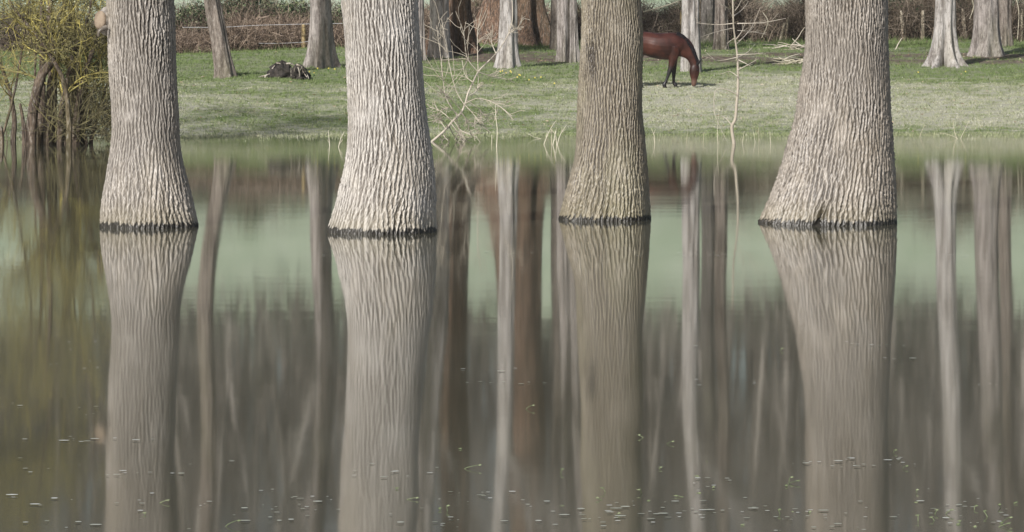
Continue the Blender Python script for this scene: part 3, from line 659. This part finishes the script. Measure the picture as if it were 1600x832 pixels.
# ------------------------------------------------------------------ willow shrub and dead stems at left
def willow():
    rng = np.random.default_rng(21); D = 57.5; base = np.array([-8.9, D, 0])
    root = empty('willow_thicket', base, 'dense olive yellow willow with many stems in the water at the left edge', 'shrub')
    bark = far_bark('willow_bark', (.125, .095, .07), (.04, .03, .023), (.16, .145, .06), s=16)
    lich = tinted('lichen_twigs', [(.06, .052, .035), (.18, .165, .085), (.34, .31, .12), (.56, .48, .14)], .85, sc=2)
    stems = [([(47,228),(52,170),(64,120),(80,98),(86,80),(79,60),(77,30),(79,-40),(70,-150)],.10,0),([(62,226),(66,150),(66,90),(66,40),(62,-60),(40,-160)],.055,.5),([(72,228),(76,160),(79,120),(84,80),(95,30),(115,-80)],.05,.3),
             ([(84,228),(84,170),(86,120),(92,60),(104,0),(128,-120)],.05,.9),([(93,228),(96,170),(103,140),(115,80),(140,20),(150,-80)],.045,.2),([(100,228),(102,196),(112,150),(118,100),(112,40),(96,-60)],.07,1.2),
             ([(118,228),(120,190),(122,170),(130,120),(148,70),(160,20)],.07,.1),([(130,228),(131,180),(136,130),(140,90),(165,40)],.04,1.4),([(108,228),(107,180),(97,120),(60,60),(20,10),(-20,-60)],.04,-.4),
             ([(20,226),(22,180),(8,120),(-18,60),(-50,-60)],.04,1.6),([(140,228),(150,190),(162,150),(172,110),(168,60)],.03,.8)]
    lv = {1: [], 2: [], 3: []}
    Ps = []; Rs = []; Ls = []
    for pts, r, dy in stems:
        P = resample([W(x, y, D+dy) for x, y in pts], 16); P[0, 2] = -.3
        mb = MB(); R = r*np.linspace(1.15 if r > .09 else 1.5, .35, 16); mb.tubes(P[None], R[None], 10); mb.build('stem', bark, root)
        Ps.append(P); Rs.append(R); Ls.append(2.6)
    # taller stems reaching out of the picture, seen only in the water
    for i in range(15):
        x = rng.uniform(-14.5, -7.9); y = D+rng.uniform(.6, 3.5); top = rng.uniform(8.5, 12)
        P = resample([(x, y, -.3), (x+rng.normal(0, .35), y, top*.15), (x+rng.normal(0, .45), y, top*.4), (x+rng.normal(0, .6), y+.2, top*.7), (x+rng.normal(0, .9), y, top)], 16)
        if i < 12: 
            mb = MB(); R = rng.uniform(.02, .04)*np.linspace(1.1, .3, 16); mb.tubes(P[None], R[None], 7); mb.build('stem', bark, root)
        Ps.append(P); Rs.append(.045*np.linspace(1, .4, 16)); Ls.append(4.4)
    Ps = np.array(Ps); Rs = np.array(Rs); Ls = np.array(Ls)
    s, d, L, r = kids(rng, Ps, Rs, 12, .52, Ls, .95, lo=.30, radr=.40, lift=.15); P1 = walk(rng, s, d, L, 9, .17, (0, 0, -.01)); R1 = np.clip(r, .008, .02)[:, None]*np.linspace(1, .4, 9)
    s, d, L2, r = kids(rng, P1, R1, 9, .5, L, .75, radr=.6); P2 = walk(rng, s, d, L2, 6, .2, (0, 0, -.02)); R2 = np.maximum(r[:, None]*np.linspace(1, .5, 6), .0045)
    s, d, L3, r = kids(rng, P2, R2, 4, .6, L2, .7, radr=.7); P3 = walk(rng, s, d, L3, 4, .2, (0, 0, -.03)); R3 = np.full((len(P3), 4), .0042)
    mb = MB()
    for P, R, sd, t0 in ((P1, R1, 5, .75), (P2, R2, 3, .6), (P3, R3, 3, .45)):
        ok = (P[:, -1, 0] < -7.35-(P[:, -1, 2] < 1.7)*.25) & (P[:, :, 2].min(1) > .05)
        P = P[ok]; R = R[ok]; mb.tubes(P, R, sd, np.clip(rng.normal(t0, .22, len(P)), 0, 1))
    mb.build('twigs', lich, root)
    mb = MB(); pk = P3[P3[:, -1, 0] < -7.5]; pk = pk[rng.integers(0, len(pk), 22000), rng.integers(1, 4, 22000)]+rng.normal(0, .03, (22000, 3)); pk = pk[rng.uniform(size=len(pk)) < sstep(pk[:, 2], .6, 4.5)]
    leaf = tinted('young_willow_leaves', [(.10, .10, .035), (.22, .21, .07), (.34, .31, .11), (.52, .49, .38)], .8)
    mb.leaves(pk, rng, .020); mb.build('leaves', leaf, root, smooth=False)
    # low tangle of dead shoots at the water right of the stems
    mb = MB(); n = 900; x = rng.uniform(-9.2, -7.7, n); y = D+rng.uniform(-.3, 1.6, n); z = rng.uniform(.02, .8, n)
    d = np.stack([rng.normal(.3, .5, n), rng.normal(0, .4, n), rng.normal(.6, .5, n)], -1)
    P = walk(rng, np.stack([x, y, z], -1), d, rng.uniform(.4, 1.1, n), 7, .18, (0, 0, -.03)); P = P[P[:, :, 2].min(1) > 0]
    mb.tubes(P, np.full((len(P), 7), .0055), 3, rng.uniform(0, .5, len(P))); mb.build('dead_shoots', lich, root)
    gD = 'broken dead stems in the water at the left edge'
    for pts, r, lab in (([(38,228),(36,190),(31,162)], .045, 'tallest broken dead stem standing in the water left of the willow stems'), ([(43,230),(40,205),(38,190)], .03, 'short broken stem touching the tallest broken one left of the willow'),
                        ([(3,230),(3,212),(1,198)], .05, 'dark broken stem in the water at the very left edge'), ([(12,228),(10,205)], .012, 'thin twig stub in the water at the left edge'), ([(22,228),(23,204)], .012, 'thin stick between the left edge and the tallest broken stem')):
        D2 = D-.1+rng.uniform(-.05, .1); mb = MB(); P = [W(x_, y_, D2) for x_, y_ in pts]; P[0][2] = -.15
        mb.line(P, r, r*.6, 8, .3, 12); tag(mb.build('willow_stump', bark), lab, 'dead stem', gD)
willow()

# ------------------------------------------------------------------ rotten stump
def stump():
    g = on_ground(449, 122); D = g[1]; s = F/D
    root = empty('rotten_stump', g, 'low black rotten tree stump with pale splintered wood in the grass', 'stump')
    rng = np.random.default_rng(9)
    dark = far_bark('rotten_wood', (.045, .038, .034), (.010, .009, .009), (.03, .028, .02), s=9, hi=.10)
    pale = far_bark('splintered_wood', (.46, .43, .38), (.20, .17, .14), (.30, .26, .2), s=9)
    def rock(cx, cy, w, hgt, dep, mat, nm, seed):
        r = np.random.default_rng(seed); nu, nv = 36, 18; th = np.arange(nu)/nu*2*np.pi; ph = np.linspace(0, 1, nv)
        prof = np.sqrt(np.maximum(0, 1-(ph**1.5)))*.85+.15*(1-ph)
        n = fft_noise(r, (nv, nu), 1, 4, 3, 2.5); rr = prof[:, None]*(1+.22*n)
        top = 1+.22*np.sin(3*th+seed)+.12*np.sin(7*th)
        X = g[0]+cx+w*rr*np.cos(th); Y = g[1]+cy+dep*rr*np.sin(th); Z = g[2]-.12+(hgt+.12)*ph[:, None]*(top[None, :]*.2+.85)+0*X
        i = np.arange(nv-1)[:, None]*nu; j = np.arange(nu)[None]; k = (j+1) % nu
        Q = np.stack([i+j, i+k, i+nu+k, i+nu+j], -1).reshape(-1, 4)
        link(nm, mesh_quads(nm, np.stack([X, Y, Z], -1).reshape(-1, 3), Q), mat, root, smooth=False)
    rock(-.16, -.05, .44, .45, .40, dark, 'heartwood', 1); rock(.30, .0, .36, .37, .40, dark, 'heartwood', 2)
    mb = MB()
    for (x0, z0, x1, z1, r) in ((-.50, .02, -.34, .33, .045), (-.62, -.02, -.48, .10, .05), (-.02, .34, .16, .36, .05), (.14, .33, .25, .28, .04), (.30, .32, .44, .28, .055), (.44, .28, .58, .02, .04), (.50, .22, .64, -.02, .035), (.33, .26, .38, .0, .035), (.14, .26, .14, .0, .02), (.24, .24, .22, .02, .03), (-.8, -.02, -.55, .06, .05), (.42, .22, .40, .0, .03), (-.3, .36, -.1, .33, .04)):
        y0 = -.30 if z1 < .3 else -.15
        P = np.array([g+[x0, y0, z0+.02], g+[(x0+x1)/2+rng.normal(0, .02), y0+rng.normal(0, .04), (z0+z1)/2+.02], g+[x1, y0+.05, z1]]); P = g+(P-g)*np.array([1, 1.25, 1.12]); mb.line(P, r*.6, r*.35, 7, .5, 9)
    mb.build('splinters', pale, root)
stump()

# ------------------------------------------------------------------ hedges, brambles, fence
def hedge(name, x0, x1, D, h, label, cols, leafcols, seed, ncane, nleaf, kind='cane', leafz=(.2, 1), thick=.8):
    rng = np.random.default_rng(seed); X0 = (x0-800)/F*D; X1 = (x1-800)/F*D; w = X1-X0
    zc = float(ground((X0+X1)/2, D)); root = empty(name, ((X0+X1)/2, D, zc), label, 'hedge')
    x = rng.uniform(X0, X1, ncane); y = D+rng.normal(0, thick, ncane); z = ground(x, y)-.05
    hv = h*(.85+.2*np.sin(x*1.3+seed)+.12*np.sin(x*3.1))
    L = rng.uniform(.4, 1.25, ncane)*hv*(1.25 if kind == 'cane' else 1)
    d = np.stack([rng.normal(0, .45, ncane), rng.normal(0, .4, ncane), np.ones(ncane)], -1)
    P = walk(rng, np.stack([x, y, z], -1), d, L, 9, .13, (0, 0, -.10 if kind == 'cane' else .0))
    mb = MB(); mb.tubes(P, rng.uniform(.006, .014, ncane)[:, None]*np.linspace(1, .5, 9), 3, rng.uniform(0, 1, ncane))
    R = np.full((ncane, 9), .008); s, dd, LL, r = kids(rng, P, R, 4, .45, L, .9); P2 = walk(rng, s, dd, LL, 5, .2, (0, 0, -.04)); mb.tubes(P2, np.full((len(P2), 5), .006), 3, rng.uniform(0, 1, len(P2)))
    mb.build('canes', tinted(name+'_canes', cols, .9), root)
    if nleaf:
        mb = MB(); c = 60; cx = rng.uniform(X0, X1, c); cz = rng.uniform(leafz[0], leafz[1], c)
        i = rng.integers(0, c, nleaf); xl = cx[i]+rng.normal(0, .35, nleaf); yl = D+rng.normal(0, thick*.7, nleaf)-.1
        hz = h*(.85+.2*np.sin(xl*1.3+seed)+.12*np.sin(xl*3.1))
        zl = ground(xl, yl)+np.clip(cz[i]*hz+rng.normal(0, .14, nleaf), .05, None)
        mb.leaves(np.stack([xl, yl, zl], -1), rng, .05); mb.build('foliage', tinted(name+'_leaves', leafcols, .6), root, smooth=False)
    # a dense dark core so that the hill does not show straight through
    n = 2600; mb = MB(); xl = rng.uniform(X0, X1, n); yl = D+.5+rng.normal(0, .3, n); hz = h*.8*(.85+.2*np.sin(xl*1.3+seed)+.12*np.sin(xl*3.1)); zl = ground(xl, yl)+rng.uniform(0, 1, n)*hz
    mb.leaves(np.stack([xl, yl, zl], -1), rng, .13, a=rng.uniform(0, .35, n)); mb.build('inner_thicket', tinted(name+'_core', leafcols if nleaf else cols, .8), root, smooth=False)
    return root
BROWN = [(.035, .025, .019), (.11, .08, .06), (.22, .165, .12), (.42, .34, .27)]
DARKB = [(.035, .028, .02), (.09, .07, .05), (.18, .145, .11), (.30, .25, .2)]
IVY = [(.010, .018, .010), (.022, .038, .018), (.045, .075, .03), (.09, .12, .06)]
SAGE = [(.05, .065, .03), (.10, .125, .055), (.16, .18, .09), (.25, .26, .17)]
hedge('bramble_bank', -40, 330, 106.5, 1.5, 'dark bramble hedge behind the willow at the left edge', DARKB, IVY, 31, 2600, 9000, leafz=(.3, 1.1))
hedge('bramble_bank', 262, 545, 103, .98, 'russet brown dead bramble canes behind the leaning tree and the stump', BROWN, IVY, 32, 5200, 0)
hedge('ivy_hedge', 255, 560, 105.5, 2.05, 'dark green ivy and shrubs rising above the russet bramble canes', DARKB, IVY+SAGE[2:], 33, 1500, 15000, kind='shrub', leafz=(.3, 1.0))
hedge('dry_hedge', 600, 915, 111, 1.6, 'tangled straw brown hedge seen between the red conifers', BROWN, SAGE, 34, 5200, 1500, kind='shrub')
hedge('brown_hedge', 975, 1275, 111, 1.65, 'tangled brown hedge behind the horse and the white sapling', DARKB+[(.36, .3, .22)], SAGE, 35, 6000, 2600, kind='shrub')
hedge('dark_hedge', 1255, 1640, 111, 2.15, 'dark twiggy hedge behind the wooden posts at the right', DARKB, IVY, 36, 6000, 9000, kind='shrub', leafz=(.2, 1.0))

def post(px, y0, y1, wpx, D, label, lean=0, mat=None):
    mb = MB(); x = (px-800)/F*D; zb = float(ground(x, D))-.25; t = W(px+lean, y0, D); w = wpx/F*D/2
    P = np.array([[x, D, zb], [x+(t[0]-x)*.5, D, (zb+t[2])/2], t]); P = resample(P, 8)
    mb.tubes(P[None], np.r_[np.full(6, w), w*.96, w*.8][None], 9)
    th = np.arange(9)*2*np.pi/9; 
    mb.tubes(np.array([[P[-1], P[-1]+[0, 0, .012]]]), np.array([[w*.8, .002]]), 9)
    return tag(mb.build('fence_post', mat), label, 'fence post', 'old wooden fence posts along the hedge')
PW = far_bark('post_wood', (.42, .38, .30), (.22, .18, .13), (.28, .29, .16), s=14)
PY = far_bark('post_yellow', (.34, .26, .13), (.2, .15, .07), (.36, .30, .12), s=14)
post(474.5, 38, 70, 7, 101.2, 'yellowish fence post with wires, close left of the grey buttressed tree', mat=PY)
post(1413, 17, 60, 5.5, 109.3, 'pale leaning fence post, left one of the pair near the thickest big trunk', lean=-5, mat=PW)
post(1442, 17, 62, 6, 109.3, 'upright greyish fence post, right one of the pair before the dark hedge', mat=PW)
post(1510, 14, 40, 5.5, 109.6, 'short tilted pale post between the silvery tree and the wide brown grey tree', lean=-6, mat=PW)
post(1597, 15, 62, 5, 109.3, 'fence post at the far right edge of the picture', mat=PW)
post(1227, 28, 65, 4, 109.3, 'thin post leaning right, close left of the thickest big trunk', lean=4, mat=PW)
post(1216, 36, 66, 4.5, 109.2, 'slanting prop pole left of the thin post beside the thickest trunk', lean=10, mat=PW)
post(1064, 18, 60, 3, 109.3, 'thin dark orange brown stake left of the whitish tree behind the horse', mat=PY)
def wires():
    wm, nt, b = newmat('old_wire'); b.inputs['Base Color'].default_value = (.42, .43, .45, 1); b.inputs['Roughness'].default_value = .5
    for pts, lab in (([(285,43),(345,43),(400,40),(475,38),(535,37)], 'upper fence wire running past the yellowish post'), ([(404,68),(440,68),(475,66),(500,62)], 'lower fence wire left of the yellowish post')):
        mb = MB(); pix_line(mb, pts, 101.0, .008, .008, sides=5); tag(mb.build('fence_wire', wm), lab, 'wire', 'fence wires on the left')
    # loose poles and sticks leaning in the brown hedge
    for pts, D, r, lab in (([(1005,19),(1035,11),(1064,1)], 109.0, .028, 'long pale pole lying slantwise on the hedge above the horse'),
                    ([(1192,20),(1200,35),(1190,60)], 108.6, .018, 'crooked bare stick in the hedge left of the thickest trunk'), ([(1518,-5),(1521,12),(1515,30)], 108.8, .022, 'pale crooked stick in the hedge left of the wide tree'),
                    ([(1587,-5),(1592,20),(1590,62)], 108.8, .02, 'thin pale stem in the hedge at the right edge')):
        mb = MB(); pix_line(mb, pts, D, r, r*.7, sides=6, a=.6); tag(mb.build('bare_pole', REED), lab, 'pole')
    for pts, r, lab in (([(1388,78),(1398,79),(1403,70),(1409,60)], .03, 'pale forked broken branch on the soil right of the thickest trunk'), ([(1408,60),(1420,59),(1432,62)], .035, 'dark branch lying on the soil at the foot of the pale leaning post'),
                    ([(1497,64),(1501,69)], .03, 'short pale stick on the soil right of the silvery rooted tree')):
        mb = MB(); P = [on_ground(x, min(y+6, 84) if y > 66 else y+8)+[0, 0, .05] for x, y in pts]
        g0 = on_ground(pts[0][0], pts[0][1]); D = g0[1]; P = [W(x, y, D) for x, y in pts]; mb.line(P, r, r*.5, 6, .8, 10)
        tag(mb.build('broken_branch', TWIG), lab, 'branch')
    for cx, cy, n, lab, mt, sc in ((1243, 77, 26, 'heap of pale ash grey sticks beside the thickest big trunk', TWIG, .5), (1246, 101, 20, 'low heap of straw coloured dead stems beside the thickest big trunk', REED, .5)):
        rng = np.random.default_rng(cx); g = on_ground(cx, cy); st = g+np.stack([rng.normal(0, .28*sc*2, n), rng.normal(0, .3, n), rng.uniform(.02, .16, n)], -1)
        d = np.stack([rng.normal(0, 1, n), rng.normal(0, .5, n), rng.normal(0, .12, n)], -1); P = walk(rng, st, d, rng.uniform(.3, .9, n), 5, .1, (0, 0, -.02)); P[:, :, 2] = np.maximum(P[:, :, 2], ground(P[:, :, 0], P[:, :, 1])+.015)
        mb = MB(); mb.tubes(P, np.full((n, 5), .022)*np.linspace(1, .6, 5), 5, rng.uniform(.3, 1, n)); tag(mb.build('stick_heap', mt), lab, 'stick heap')
wires()

# ------------------------------------------------------------------ flowers
def daffodils():
    rng = np.random.default_rng(3)
    ye, nt, b = newmat('yellow_petals'); b.inputs['Base Color'].default_value = (.70, .60, .16, 1)
    gr, nt, b = newmat('flower_leaves'); b.inputs['Base Color'].default_value = (.08, .16, .05, 1)
    def proto():
        root = empty('daffodil', (0, 0, 0), 'x', 'flower')
        mb = MB()
        for i in range(6):
            a = i*1.05; mb.line([(0, 0, -.02), (.03*math.cos(a), .03*math.sin(a), .08), (.07*math.cos(a), .07*math.sin(a), .14)], .006, .002, 4)
        mb.line([(0, 0, 0), (0, 0, .10), (.01, -.01, .17)], .004, .004, 4); mb.build('leaves', gr, root)
        mb = MB(); c = np.array([.01, -.02, .18])
        for i in range(6):
            a = i*math.pi/3; u = np.array([math.cos(a), 0, math.sin(a)]); v = np.array([-math.sin(a), 0, math.cos(a)])
            mb.add([c, c+u*.022+v*.014, c+u*.045, c+u*.022-v*.014], [[0, 1, 2, 3]])
        mb.tubes(np.array([[c, c+[0, -.02, 0], c+[0, -.035, 0]]]), np.array([[.008, .012, .018]]), 8); mb.build('flower', ye, root)
        return root
    p0 = proto(); first = True
    def place(x, y, lab, grp):
        nonlocal first
        r = p0
        if not first:
            r = p0.copy(); C.objects.link(r)
            for ch in p0.children:
                c = ch.copy(); C.objects.link(c); c.parent = r
        first = False; g = on_ground(x, y); r.location = g; r.rotation_euler.z = rng.uniform(-1, 1); r.scale = [.62]*3; r['label'] = lab; r['group'] = grp
    for x, y in ((782, 118), (785, 117), (790, 120), (797, 117), (799, 119), (808, 127), (811, 123), (813, 124), (826, 131), (836, 128), (845, 127), (866, 137)):
        place(x, y, 'one of the yellow daffodils in the grass before the whitish tree', 'daffodils before the whitish tree')
    for x, y in ((496, 113), (513, 113), (483, 118), (490, 120), (523, 114)):
        place(x, y, 'one of the yellow daffodils at the foot of the buttressed tree by the stump', 'daffodils by the stump')
    for x, y in ((1434, 119), (1508, 118)):
        place(x, y, 'one of two lone yellow flowers in the grass below the silvery rooted tree', 'lone flowers at the right')
    mb = MB(); n = 90; rng = np.random.default_rng(12); D = rng.uniform(67, 90, n); x = rng.uniform(-.19, .19, n)*D; P = np.stack([x, D, ground(x, D)+.055], -1)
    th = np.arange(7)
    for p in P:
        a = th*2*np.pi/7; mb.tubes(np.array([[p-[0, 0, .005], p, p+[0, 0, .006]]]), np.array([[.006, .016, .002]]), 7)
    dm, nt, b = newmat('daisy_white'); b.inputs['Base Color'].default_value = (.8, .8, .78, 1)
    tag(mb.build('daisies', dm), 'tiny white daisies sprinkled over the meadow grass', 'daisies', kind='stuff')
daffodils()

# ------------------------------------------------------------------ things on the water
def floaters():
    rng = np.random.default_rng(55)
    m = tinted('floating_scum', [(.2, .21, .16), (.32, .34, .29), (.5, .52, .5)], .5)
    mb = MB(); Q = []
    rows = [(398, 975, 1165, 60, 3), (399, 1375, 1505, 34, 2), (397, 700, 860, 12, 3), (362, 312, 340, 4, 1), (400, 490, 530, 5, 1), (540, 1040, 1460, 16, 6), (562, 1380, 1460, 8, 2), (580, 700, 830, 14, 6), (598, 600, 860, 16, 3), (600, 1080, 1200, 9, 4), (604, 1530, 1590, 6, 2),
            (560, 10, 180, 12, 30), (640, 20, 160, 10, 30), (690, 60, 330, 18, 8), (735, 20, 340, 26, 14), (740, 560, 720, 18, 10), (785, 0, 520, 50, 16), (780, 690, 900, 22, 20), (800, 900, 1600, 140, 24), (725, 1210, 1480, 34, 10), (760, 1050, 1160, 16, 10), (815, 20, 1600, 90, 12)]
    for y, xa, xb, n, sp in rows:
        for _ in range(int(n*.42)):
            yy = y+rng.normal(0, sp*.5); x = rng.uniform(xa, xb); D = F*H/(yy-HY); c = W(x, yy, D); c[2] = .004
            for k in range(rng.integers(1, 3)):
                r = rng.uniform(.003, .008)*rng.choice([1, 1, 1.6]); a = np.arange(6)*np.pi/3+rng.uniform(0, 1); o = c+[rng.normal(0, .05), rng.normal(0, .05), 0]
                V = o+np.stack([np.cos(a)*r*rng.uniform(1, 2.2), np.sin(a)*r, np.full(6, rng.uniform(0, .002))], -1); mb.add(V, [[0, 1, 2, 3], [0, 3, 4, 5]], rng.uniform(0, 1))
    tag(mb.build('floating_flecks', m, smooth=False), 'pale flecks of scum and seed fluff floating on the flood water', 'flecks', kind='stuff')
    gm = tinted('water_weed', [(.06, .08, .04), (.11, .14, .07), (.18, .21, .12)], .6)
    mb = MB()
    spots = [(875,785,9),(968,795,7),(1010,760,6),(1018,715,5),(1075,790,7),(1090,740,6),(1160,790,5),(1228,775,8),(1362,825,9),(1298,722,4),(1255,800,8),(1195,541,3),(232,800,5),(625,775,5),(730,735,5),(815,628,4),(1440,808,8),(1470,815,12),(1500,812,12),(1570,812,14),(1550,818,10),(1405,720,5),(1000,800,6),(1590,815,12),(1240,755,5),(1130,800,6),(1040,740,4),(945,778,4),(420,805,4),(700,825,5),(340,770,3)]
    for x, y, n in spots:
        D = F*H/(y-HY)
        for k in range(max(1, int(n*.4))):
            c = W(x+rng.normal(0, 9), y, D+rng.normal(0, .4)); c[2] = -.02; L = rng.uniform(.015, .045); d = rng.normal(0, .45, 3); d[2] = 1
            P = c+np.array([[0, 0, 0], d*L*.6, d*L+[d[0]*L*.5, 0, -.004]]); mb.line(P, .0022, .001, 4, rng.uniform(0, 1), 5)
            e = P[-1]; lp_ = np.array([e, e+[.008, .003, .003], e+[.014*rng.choice([-1, 1]), 0, .0], e+[.004, -.003, -.003]]); mb.add(lp_, [[0, 1, 2, 3]], rng.uniform(.4, 1))
    tag(mb.build('water_weed', gm, smooth=False), 'small green shoots of water weed breaking the surface near the viewer', 'water weed', kind='stuff')
floaters()

# ------------------------------------------------------------------ far wood on the hill
def wood():
    rng = np.random.default_rng(66); mb = MB()
    n = 560; y = rng.uniform(196, 300, n); x = rng.uniform(-.30, .30, n)*y; y = np.maximum(y, 214+16*np.sin(x*.17+1)+6*np.sin(x*.6)); z = ground(x, y)-.3; h = rng.uniform(17, 27, n)
    P = walk(rng, np.stack([x, y, z], -1), np.stack([rng.normal(0, .07, n), rng.normal(0, .07, n), np.ones(n)], -1), h, 10, .035, (0, 0, .02))
    R = rng.uniform(.15, .38, n)[:, None]*np.linspace(1, .15, 10); mb.tubes(P, R, 6, rng.uniform(.2, 1, n))
    s, d, L, r = kids(rng, P, R, 16, .26, h, .75, lo=.12, lift=.15); P1 = walk(rng, s, d, L, 6, .12, (0, 0, .04)); R1 = np.maximum(r[:, None]*np.linspace(1, .3, 6), .03); mb.tubes(P1, R1, 3, rng.uniform(0, 1, len(P1)))
    s, d, L, r = kids(rng, P1, R1, 8, .5, L, .7); P2 = walk(rng, s, d, L, 4, .2, (0, 0, .02)); mb.tubes(P2, np.full((len(P2), 4), .036), 3, rng.uniform(0, .9, len(P2)))
    # undergrowth at the wood's edge
    n = 12000; xl = rng.uniform(-62, 62, n); yl = 215+16*np.sin(xl*.17+1)+6*np.sin(xl*.6)-np.minimum(rng.exponential(12, n), 40)+rng.uniform(0, 18, n); q = ground(xl, yl)+rng.uniform(0, 1, n)**1.6*5*(1+.5*np.sin(xl*.3)); mb.leaves(np.stack([xl, yl, q], -1), rng, .5, a=rng.uniform(0, .6, n))
    tag(mb.build('distant_wood', tinted('bare_wood', [(.04, .035, .03), (.10, .09, .078), (.20, .18, .16), (.40, .37, .34)], .9), smooth=False), 'bare grey brown wood on the hill beyond the meadow, mirrored in the flood', 'wood', kind='stuff')
wood()

# ------------------------------------------------------------------ thin spring haze
def haze():
    x, y0, y1, z0, z1 = 402, -27, 702, -2.2, 82
    V = [(-x, y0, z0), (x, y0, z0), (x, y1, z0), (-x, y1, z0), (-x, y0, z1), (x, y0, z1), (x, y1, z1), (-x, y1, z1)]
    me = mesh_quads('haze', V, [(0, 3, 2, 1), (4, 5, 6, 7), (0, 1, 5, 4), (1, 2, 6, 5), (2, 3, 7, 6), (3, 0, 4, 7)])
    m = bpy.data.materials.new('haze'); m.use_nodes = True; nt = m.node_tree; nt.nodes.clear()
    o = nt.nodes.new('ShaderNodeOutputMaterial'); v = nt.nodes.new('ShaderNodeVolumePrincipled')
    v.inputs['Color'].default_value = (.86, .92, .97, 1); v.inputs['Density'].default_value = .0002; v.inputs['Anisotropy'].default_value = .1
    nt.links.new(v.outputs[0], o.inputs['Volume'])
    tag(link('haze', me, m, smooth=False), 'thin pale haze in the air over the meadow', 'haze', kind='stuff')
haze()

# ------------------------------------------------------------------ light, sky, camera
sc = bpy.context.scene
EL, AZ = 35, 209       # sun height; compass angle clockwise from +Y
w = bpy.data.worlds.new('World'); sc.world = w; w.use_nodes = True; nt = w.node_tree
sky = nt.nodes.new('ShaderNodeTexSky'); sky.sky_type = 'NISHITA'; sky.sun_disc = False; sky.sun_elevation = rad(EL); sky.sun_rotation = rad(AZ); sky.dust_density = 3; sky.air_density = 1.2
bg = nt.nodes['Background']; bg.inputs[1].default_value = .075; nt.links.new(sky.outputs[0], bg.inputs[0])
sd = bpy.data.lights.new('sun', 'SUN'); sd.energy = 4.7; sd.angle = rad(1.2); sd.color = (1, .965, .925)
so = bpy.data.objects.new('sun', sd); C.objects.link(so)
v = Vector((math.sin(rad(AZ))*math.cos(rad(EL)), math.cos(rad(AZ))*math.cos(rad(EL)), math.sin(rad(EL)))); so.rotation_euler = v.to_track_quat('Z', 'Y').to_euler(); so.location = v*50
cd = bpy.data.cameras.new('camera'); co = bpy.data.objects.new('camera', cd); C.objects.link(co)
co.location = (0, 0, H); co.rotation_euler = (rad(90), 0, 0)
cd.sensor_width = 36; cd.lens = F/1600*36; cd.shift_y = -(416-HY)/1600; cd.clip_start = .5; cd.clip_end = 6000
sc.camera = co
sc.view_settings.view_transform = 'Standard'; sc.view_settings.look = 'None'; sc.view_settings.exposure = 0.30; sc.view_settings.gamma = 1
